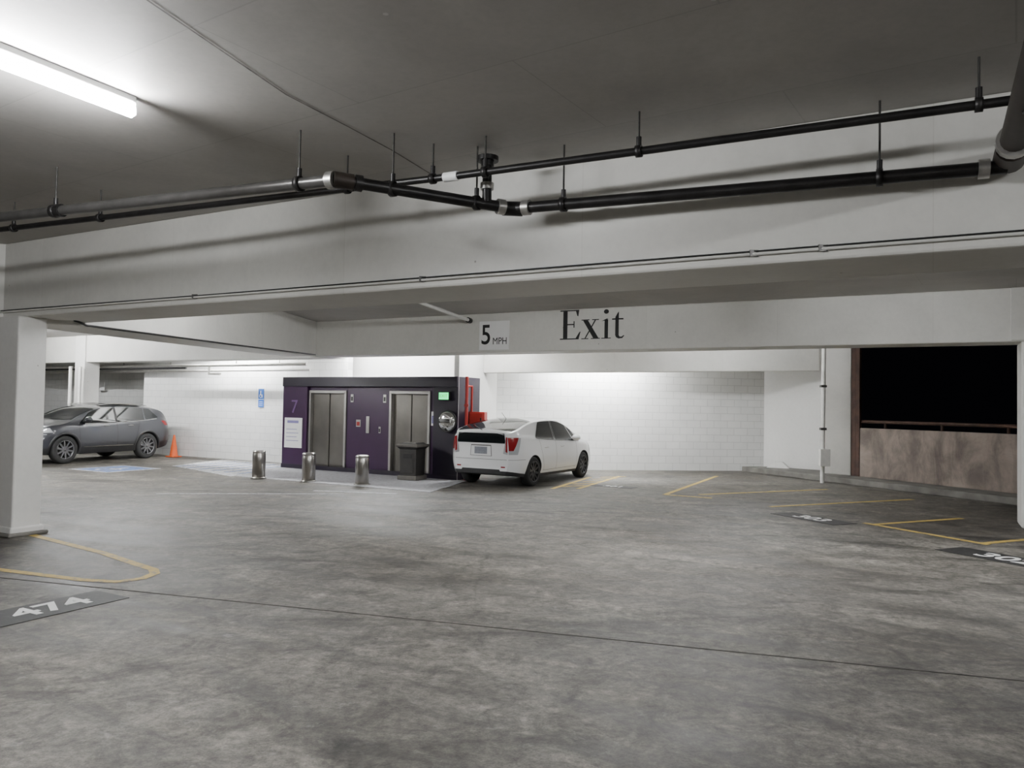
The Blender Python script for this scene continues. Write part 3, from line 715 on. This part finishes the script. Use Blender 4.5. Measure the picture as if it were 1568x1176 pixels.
def build_car(name, P, loc, heading):
    e = empty(name, (loc[0], loc[1], 0), heading)
    L, W = P['L'], P['W']/2
    top = Curve1(P['top']); bl = Curve1(P['belt']); low = Curve1(P['low'])
    prof = Curve1([(0, .90), (.14, .955), (.35, .995), (.55, 1.0), (.75, .985), (.9, .965), (1, .945)])
    tum = P['tumble']
    def w(x):
        f = 1.0
        dr, df = P['dr'], P['df']
        if x < dr: f -= P['kr']*((dr-x)/dr)**2.8
        if x > L-df: f -= P['kf']*((x-L+df)/df)**2.5
        return W*f
    def belt(x): return min(bl(x), top(x)-0.05)
    def zre(x): return max(belt(x)+0.002, top(x)-P['crown'])
    def side_y(x, z):
        b = belt(x); lo = low(x)
        if z <= b: return w(x)*prof(max(0, min(1, (z-lo)/(b-lo))))
        return w(x)*0.945-tum*(z-b)-0.02*min(1, (z-b)/0.05)
    def top_z(x, y):
        r = zre(x); ye = side_y(x, r); t = min(1, abs(y)/ye)
        return r+(top(x)-r)*(1-t**2.4)
    paint = P['paint']
    xs = [0, .012, .03, .06, .10, .15, .21, .28, .36]; x = .44
    while x < L-.5: xs.append(x); x += .075
    xs += [L-.46, L-.38, L-.31, L-.24, L-.18, L-.13, L-.09, L-.055, L-.025, L-.008, L]
    xs = sorted(set(xs))
    rings_ = []
    NL, NU, NT = 12, 6, 9
    for x in xs:
        half = []
        lo, b, r = low(x), belt(x), zre(x)
        for i in range(NL+1):
            t = i/NL; z = lo+(b-lo)*t; half.append((w(x)*prof(t), z))
        for i in range(1, NU+1):
            z = b+(r-b)*i/NU; half.append((side_y(x, z), z))
        ye = half[-1][0]
        for i in range(1, NT):
            y = ye*math.cos(i/NT*math.pi/2); half.append((y, top_z(x, y)))
        rings_.append([(x, y, z) for y, z in half]+[(x, 0, top(x))]+[(x, -y, z) for y, z in reversed(half)])
    K = len(rings_[0]); verts = [v for r_ in rings_ for v in r_]; faces = []; mi = []
    for i in range(len(xs)-1):
        for j in range(K):
            jj = (j+1) % K
            faces.append((i*K+j, i*K+jj, (i+1)*K+jj, (i+1)*K+j))
            mi.append(1 if (j == K-1 or j < P['clad'] or j >= K-1-P['clad']) else 0)
    for base in (0, (len(xs)-1)*K):
        h = K//2
        for j in range(h):
            a, b2 = base+j, base+j+1; c, d = base+K-2-j, base+K-1-j
            if b2 == c: faces.append((a, b2, d))
            else: faces.append((a, b2, c, d))
            mi.append(1 if j < P['clad'] else 0)
    me = bpy.data.meshes.new("body"); me.from_pydata(verts, [], faces)
    me.materials.append(paint); me.materials.append(M_CLAD)
    for pz, k_ in zip(me.polygons, mi): pz.material_index = k_; pz.use_smooth = True
    bm = bmesh.new(); bm.from_mesh(me); bmesh.ops.recalc_face_normals(bm, faces=bm.faces); bm.to_mesh(me); bm.free()
    body = link(bpy.data.objects.new("body", me))
    Rw = P['rw']; Ra = Rw+P['gap']
    cutters = []
    for ax in P['axles']:
        for s in (1, -1):
            seg = 40; cv = []; y0, y1 = s*(W-0.30), s*(W+0.2)
            for yy in (y0, y1):
                for q in range(seg): a = 2*math.pi*q/seg; cv.append((ax+Ra*math.cos(a), yy, Rw+Ra*math.sin(a)))
            cf = [tuple(range(seg)), tuple(range(seg, 2*seg))]+[(q, (q+1) % seg, seg+(q+1) % seg, seg+q) for q in range(seg)]
            c = mesh_obj("cut", cv, cf, None); c.data.materials.append(paint); c.data.materials.append(M_CLAD)
            for pz in c.data.polygons: pz.material_index = 1
            cutters.append(c)
            md = body.modifiers.new("arch", 'BOOLEAN'); md.operation = 'DIFFERENCE'; md.object = c; md.solver = 'EXACT'
    bpy.context.view_layer.update()
    dg = bpy.context.evaluated_depsgraph_get()
    nm = bpy.data.meshes.new_from_object(body.evaluated_get(dg)); nm.name = "body"
    body.modifiers.clear(); body.data = nm
    for c in cutters: bpy.data.objects.remove(c)
    for pz in nm.polygons: pz.use_smooth = pz.material_index == 0 or abs(pz.normal.y) < 0.999
    try: nm.set_sharp_from_angle(angle=math.radians(38))
    except Exception: pass
    body.parent = e

    def grid(nm_, fn, nu, nv, m, smooth=True):
        vs = [fn(i/nu, j/nv) for i in range(nu+1) for j in range(nv+1)]
        fs = [(i*(nv+1)+j, (i+1)*(nv+1)+j, (i+1)*(nv+1)+j+1, i*(nv+1)+j+1) for i in range(nu) for j in range(nv)]
        me = bpy.data.meshes.new(nm_); me.from_pydata(vs, [], fs); me.materials.append(m)
        for pz in me.polygons: pz.use_smooth = smooth
        return link(bpy.data.objects.new(nm_, me), e)
    def side(nm_, xa0, xa1, xb0, xb1, zb, zt, m, off=0.006, nu=24, nv=8, sides=(1, -1)):
        fb_ = zb if callable(zb) else (lambda x: zb); ft = zt if callable(zt) else (lambda x: zt)
        for s in sides:
            def fn(u, v):
                x0 = xa0+(xb0-xa0)*u; x1 = xa1+(xb1-xa1)*u; x = x0+(x1-x0)*v
                z = fb_(x0)+(ft(x1)-fb_(x0))*v
                return (x, s*(side_y(x, z)+off), z)
            grid(nm_+("_l" if s > 0 else "_r"), fn, nu, nv, m)
    def topp(nm_, x0, x1, f0, f1, m, off=0.007, nu=20, nv=16, x0b=None, x1b=None):
        def fn(u, v):
            t = 2*v-1
            xa = x0+((x0b if x0b is not None else x0)-x0)*t*t; xb = x1+((x1b if x1b is not None else x1)-x1)*t*t
            x = xa+(xb-xa)*u; f = f0+(f1-f0)*u
            ye = side_y(x, zre(x)); y = t*f*ye
            return (x, y, top_z(x, y)+off)
        grid(nm_, fn, nu, nv, m)
    def end(nm_, pts, m, front=False, off=0.004):
        xx = L+off if front else -off
        me = bpy.data.meshes.new(nm_); me.from_pydata([(xx, y, z) for y, z in pts], [], [tuple(range(len(pts)))])
        me.materials.append(m); o = link(bpy.data.objects.new(nm_, me), e)
        md = o.modifiers.new("s", 'SOLIDIFY'); md.thickness = 0.006; md.offset = 0
        return o
    def arc(nm_, ax, r0, r1, a0, a1, m, off=0.008):
        for s in (1, -1):
            def fn(u, v):
                a = math.radians(a0+(a1-a0)*u); r_ = r0+(r1-r0)*v
                x = ax+r_*math.cos(a); z = max(Rw+r_*math.sin(a), low(ax)+0.01)
                return (x, s*(side_y(x, z)+off+(0.012*math.sin(v*math.pi))), z)
            grid(nm_+("_l" if s > 0 else "_r"), fn, 40, 4, m)
    for ai, ax in enumerate(P['axles']):
        for s in (1, -1):
            we = bpy.data.objects.new("wheel_%d%s" % (ai, "l" if s > 0 else "r"), None); link(we, e)
            we.location = (ax, s*(W-0.115), Rw)
            if s < 0: we.rotation_euler = (0, 0, math.pi)
            tw = 0.105; rr = Rw*P['rim']
            lathe("tyre", [(rr, -tw+.01), (rr+.03, -tw), (Rw-.03, -tw), (Rw-.008, -tw+.02), (Rw, -tw+.05), (Rw, tw-.05), (Rw-.008, tw-.02), (Rw-.03, tw), (rr+.03, tw), (rr, tw-.01)], M_TYRE, we, 48, 'Y')
            lathe("rim_lip", [(rr+.004, tw-.01), (rr+.004, tw+.002), (rr-.012, tw+.002), (rr-.02, tw-.02), (rr-.03, -tw)], P['rimmat'], we, 48, 'Y')
            lathe("brake_disc", [(0, -.02), (rr*.62, -.02), (rr*.62, 0.0), (0, 0.0)], M_PIPEG, we, 32, 'Y')
            lathe("inner_dark", [(0, -.06), (rr-.01, -.06)], M_BLACK, we, 32, 'Y')
            lathe("hub", [(0, tw-.01), (.035, tw-.012), (.05, tw-.03), (.055, tw-.06)], P['rimmat'], we, 24, 'Y')
            ns = P['spokes']; vs = []; fs = []
            for q in range(ns):
                a = 2*math.pi*q/ns+0.2; ca, sa = math.cos(a), math.sin(a); b = len(vs)
                for rd, hw, yo in ((.03, .028, tw-.02), (rr-.012, .020, tw-.008)):
                    for sg in (-1, 1):
                        for dy in (0, -.03):
                            vs.append((rd*ca-sg*hw*sa, yo+dy, rd*sa+sg*hw*ca))
                fs += [(b, b+2, b+6, b+4), (b+1, b+3, b+7, b+5), (b, b+1, b+5, b+4), (b+2, b+3, b+7, b+6), (b+4, b+5, b+7, b+6)]
            mesh_obj("spokes", vs, fs, P['rimmat'], we)
    P['detail'](dict(e=e, side=side, topp=topp, end=end, arc=arc, side_y=side_y, top_z=top_z, belt=belt, zre=zre, top=top, low=low, w=w, L=L, W=W, grid=grid, Rw=Rw, Ra=Ra))
    return e

def ellipsoid(name, c, r, m, parent):
    me = bpy.data.meshes.new(name); bm = bmesh.new(); bmesh.ops.create_uvsphere(bm, u_segments=24, v_segments=14, radius=1)
    for v in bm.verts: v.co = Vector((v.co.x*r[0]+c[0], v.co.y*r[1]+c[1], v.co.z*r[2]+c[2]))
    bm.to_mesh(me); bm.free(); me.materials.append(m)
    for p_ in me.polygons: p_.use_smooth = True
    return link(bpy.data.objects.new(name, me), parent)

M_CARW = mat("white_car_paint", (0.78, 0.785, 0.79), 0.22, 0, 0.0, coat=0.6)
M_CARG = mat("grey_car_paint", (0.050, 0.052, 0.060), 0.28, 0.5, 0.0, coat=0.8)
M_RIMD = mat("dark_alloy", (0.035, 0.035, 0.038), 0.3, 0.7, 0.05)
M_RIMS = mat("dark_silver_alloy", (0.15, 0.15, 0.155), 0.3, 0.8, 0.05)

def hatch_detail(c):
    e, side, topp, end, arc = c['e'], c['side'], c['topp'], c['end'], c['arc']
    belt, zre, W, sy, L = c['belt'], c['zre'], c['W'], c['side_y'], c['L']
    zb = lambda x: belt(x)+0.02
    zt = lambda x: max(zre(x)-0.015, belt(x)+0.022)
    side("window_rear", 0.98, 1.30, 1.93, 1.93, zb, zt, M_GLASS)
    side("window_front", 2.00, 2.00, 3.02, 2.72, zb, zt, M_GLASS)
    side("window_quarter", 3.07, 2.80, 3.32, 3.0, zb, zt, M_GLASS)
    side("window_trim", 1.0, 1.0, 3.32, 3.32, lambda x: belt(x)+0.003, lambda x: belt(x)+0.018, M_CLAD, 0.008)
    side("pillar", 1.94, 1.94, 1.99, 1.99, zb, zt, M_CLAD, 0.007, 2)
    topp("windshield", 3.48, 2.52, 0.93, 0.95, M_GLASS, x0b=3.28, x1b=2.45)
    topp("rear_glass", 0.10, 1.25, 0.94, 0.90, M_GLASS, x0b=0.13, x1b=1.10)
    topp("spoiler_lip", -0.025, 0.045, 0.96, 0.96, M_CARW, 0.012, 5, 16)
    end("lower_glass", [(-.60, .955), (.60, .955), (.57, 1.165), (-.57, 1.165)], M_GLASS)
    end("licence_plate", [(-.155, .72), (.155, .72), (.155, .87), (-.155, .87)], M_PLATE, off=0.014)
    end("plate_recess", [(-.27, .675), (.27, .675), (.25, .915), (-.25, .915)], M_SEAML, off=0.004)
    end("plate_recess_paint", [(-.255, .685), (.255, .685), (.238, .905), (-.238, .905)], M_CARW, off=0.008)
    end("chrome_bar", [(-.24, .895), (.24, .895), (.24, .915), (-.24, .915)], M_CHROME, off=0.014)
    end("bumper_seam", [(-.64, .605), (.64, .605), (.64, .613), (-.64, .613)], M_SEAML)
    end("lower_bumper", [(-.52, .30), (.52, .30), (.46, .40), (-.46, .40)], M_CLAD, off=0.008)
    for s in (-1, 1):
        end("reflector", [(s*.50, .44), (s*.60, .44), (s*.60, .465), (s*.50, .465)], M_TAIL, off=0.008)
        end("tail_lamp_inner", [(s*.55, .74), (s*.655, .72), (s*.64, 1.08), (s*.61, 1.08)], M_CLEAR, off=0.006)
        end("tail_lamp_red", [(s*.61, .78), (s*.655, .76), (s*.64, 1.09), (s*.615, 1.09)], M_TAIL, off=0.012)
    side("tail_lamp", 0.0, 0.0, 0.15, 0.27, 0.72, 1.08, M_CLEAR, 0.006, 14, 8)
    side("tail_lamp_lens", 0.0, 0.0, 0.07, 0.20, 0.80, 1.08, M_TAIL, 0.011, 10, 5)
    side("bumper_side_seam", 0.0, 0.0, 0.42, 0.42, 0.605, 0.613, M_SEAML, 0.004, 12, 1)
    side("headlamp", 3.95, 4.0, 4.40, 4.25, 0.66, 0.80, M_CLEAR, 0.006, 10, 5)
    for x in (1.12, 1.965, 3.12):
        side("door_seam", x if x > 1.2 else 1.35, x, (x if x > 1.2 else 1.35)+0.010, x+0.010, 0.33, lambda q: belt(q), M_SEAML, 0.003, 1, 10)
    side("sill_seam", 1.30, 1.30, 3.10, 3.10, 0.325, 0.333, M_SEAML, 0.004, 12, 1)
    for x in (1.45, 2.30):
        for s in (1, -1): ellipsoid("door_handle", (x, s*(sy(x, .84)+0.012), .84), (.10, .018, .016), M_CARW, e)
    for s in (1, -1):
        ellipsoid("mirror_shell", (2.92, s*(W+0.06), 1.02), (.075, .11, .075), M_CARW, e)
        ellipsoid("mirror_base", (2.95, s*(W-0.05), 0.97), (.05, .08, .025), M_CLAD, e)
    pipe("rear_wiper", [(0.03, 0.0, 1.23), (0.25, 0.32, 1.31)], 0.008, M_BLACK, e)
    pipe("aerial", [(1.10, 0, 1.45), (0.88, 0, 1.60)], 0.006, M_BLACK, e)
    end("grille", [(-.45, .30), (.45, .30), (.5, .45), (-.5, .45)], M_CLAD, True)

hatch = dict(L=4.46, W=1.745, tumble=0.34, crown=0.06, dr=.42, df=.85, kr=.23, kf=.30, clad=1,
    top=[(0, 1.18), (.02, 1.205), (.08, 1.235), (.30, 1.30), (.7, 1.395), (1.1, 1.455), (1.6, 1.49), (2.05, 1.494), (2.4, 1.465), (2.8, 1.36), (3.2, 1.175), (3.5, 1.04), (3.9, .955), (4.2, .85), (4.38, .72), (4.46, .60)],
    belt=[(0, 1.09), (.5, 1.08), (1.0, 1.035), (2.0, .975), (3.0, .93), (3.5, .90), (4.0, .84), (4.46, .55)],
    low=[(0, .30), (.3, .25), (.8, .20), (3.6, .19), (4.2, .20), (4.46, .24)],
    axles=(.855, 3.555), rw=.325, gap=.04, rim=.70, rimmat=M_RIMD, spokes=10, paint=M_CARW, detail=hatch_detail)
hd = math.atan2(.877, .48)
build_car("hatchback_car", hatch, (-0.64, 16.60), hd)

def suv_detail(c):
    e, side, topp, end, arc = c['e'], c['side'], c['topp'], c['end'], c['arc']
    belt, zre, W, sy, L, Ra = c['belt'], c['zre'], c['W'], c['side_y'], c['L'], c['Ra']
    zb = lambda x: belt(x)+0.02
    zt = lambda x: max(zre(x)-0.02, belt(x)+0.022)
    side("window_quarter", 0.52, 0.80, 0.98, 0.98, lambda x: zb(x)+.06*max(0, (1-x)), zt, M_GLASS)
    side("window_rear", 1.03, 1.03, 1.95, 1.95, zb, zt, M_GLASS)
    side("window_front", 2.02, 2.02, 3.18, 2.82, zb, zt, M_GLASS)
    side("window_trim", 0.6, 0.6, 3.2, 3.2, lambda x: belt(x)+0.002, lambda x: belt(x)+0.018, M_CHROME, 0.009)
    side("pillar", 1.95, 1.95, 2.02, 2.02, zb, zt, M_CLAD, 0.007, 2)
    topp("windshield", 3.55, 2.72, 0.93, 0.95, M_GLASS, x0b=3.35, x1b=2.62)
    topp("rear_glass", 0.12, 0.36, 0.90, 0.86, M_GLASS)
    for ax in (0.94, 3.60): arc("arch_cladding", ax, Ra-.004, Ra+.06, -12, 192, M_CLAD)
    side("sill_cladding", 1.32, 1.36, 3.22, 3.18, 0.26, 0.42, M_CLAD, 0.015, 16, 3)
    side("sill_chrome", 1.45, 1.45, 3.05, 3.05, 0.425, 0.445, M_CHROME, 0.012, 16, 1)
    for x in (1.20, 1.985, 3.18):
        side("door_seam", x if x > 1.3 else 1.42, x, (x if x > 1.3 else 1.42)+.012, x+.012, 0.42, lambda q: belt(q), M_SEAM, 0.003, 1, 10)
    side("tail_lamp", 0.0, 0.0, 0.30, 0.44, 0.98, 1.12, M_TAIL, 0.007, 12, 6)
    side("headlamp", 3.94, 4.02, 4.50, 4.40, 0.84, 0.96, M_CLEAR, 0.007, 14, 5)
    side("daytime_lamp", 4.1, 4.1, 4.46, 4.46, 0.78, 0.80, M_CLEAR, 0.010, 12, 2)
    side("fog_surround", 4.24, 4.16, 4.50, 4.50, 0.42, 0.64, M_CLAD, 0.007, 8, 5)
    end("grille", [(-.34, .40), (.34, .40), (.20, .64), (.34, .88), (-.34, .88), (-.20, .64)], M_CLAD, True, 0.006)
    end("plate", [(-.15, .50), (.15, .50), (.15, .62), (-.15, .62)], M_PLATE, True, 0.016)
    for x in (1.55, 2.35):
        for s in (1, -1): ellipsoid("door_handle", (x, s*(sy(x, 1.0)+0.014), 1.0), (.10, .018, .016), M_CHROME, e)
    for s in (1, -1):
        ellipsoid("mirror_shell", (3.0, s*(W+0.07), 1.18), (.08, .12, .08), M_CARG, e)
        ellipsoid("mirror_base", (3.02, s*(W-0.04), 1.12), (.05, .09, .025), M_CLAD, e)
        pipe("roof_rail", [(x, s*.60, z) for x, z in ((.75, 1.565), (.95, 1.60), (1.6, 1.622), (2.1, 1.612), (2.4, 1.57))], 0.012, M_CHROME, e)

suv = dict(L=4.50, W=1.845, tumble=0.36, crown=0.09, dr=.5, df=.9, kr=.20, kf=.30, clad=3,
    top=[(0, 1.02), (.03, 1.15), (.08, 1.24), (.20, 1.38), (.36, 1.495), (.55, 1.55), (1.0, 1.60), (1.7, 1.62), (2.3, 1.60), (2.75, 1.50), (3.15, 1.34), (3.5, 1.185), (3.7, 1.14), (4.05, 1.085), (4.28, 1.01), (4.43, .88), (4.50, .74)],
    belt=[(0, .98), (.5, 1.17), (1.0, 1.13), (2.0, 1.08), (3.0, 1.05), (3.5, 1.04), (4.05, .97), (4.50, .66)],
    low=[(0, .38), (.4, .30), (.9, .26), (3.7, .24), (4.3, .27), (4.50, .32)],
    axles=(.94, 3.60), rw=.375, gap=.04, rim=.66, rimmat=M_RIMS, spokes=10, paint=M_CARG, detail=suv_detail)
hs = Vector((-.385, -.923, 0)).normalized()
axle = Vector((-11.68, 23.35, 0)); org = axle-hs*0.94
build_car("suv_car", suv, (org.x, org.y), math.atan2(hs.y, hs.x))

# ------------------------------------------------------------------ world, camera
w = bpy.data.worlds.new("night"); scene.world = w; w.use_nodes = True
w.node_tree.nodes["Background"].inputs[0].default_value = (0.01, 0.010, 0.014, 1)
w.node_tree.nodes["Background"].inputs[1].default_value = 0.15

cam = bpy.data.cameras.new("camera"); co = bpy.data.objects.new("camera", cam); scene.collection.objects.link(co)
cam.sensor_width = 36; cam.lens = 1178/1568*36; cam.clip_start = 0.05
co.matrix_world = Matrix.Translation((0, 0, 1.75)) @ Matrix.Rotation(math.pi/2+0.02886, 4, 'X') @ Matrix.Rotation(0.018, 4, 'Z')
scene.camera = co
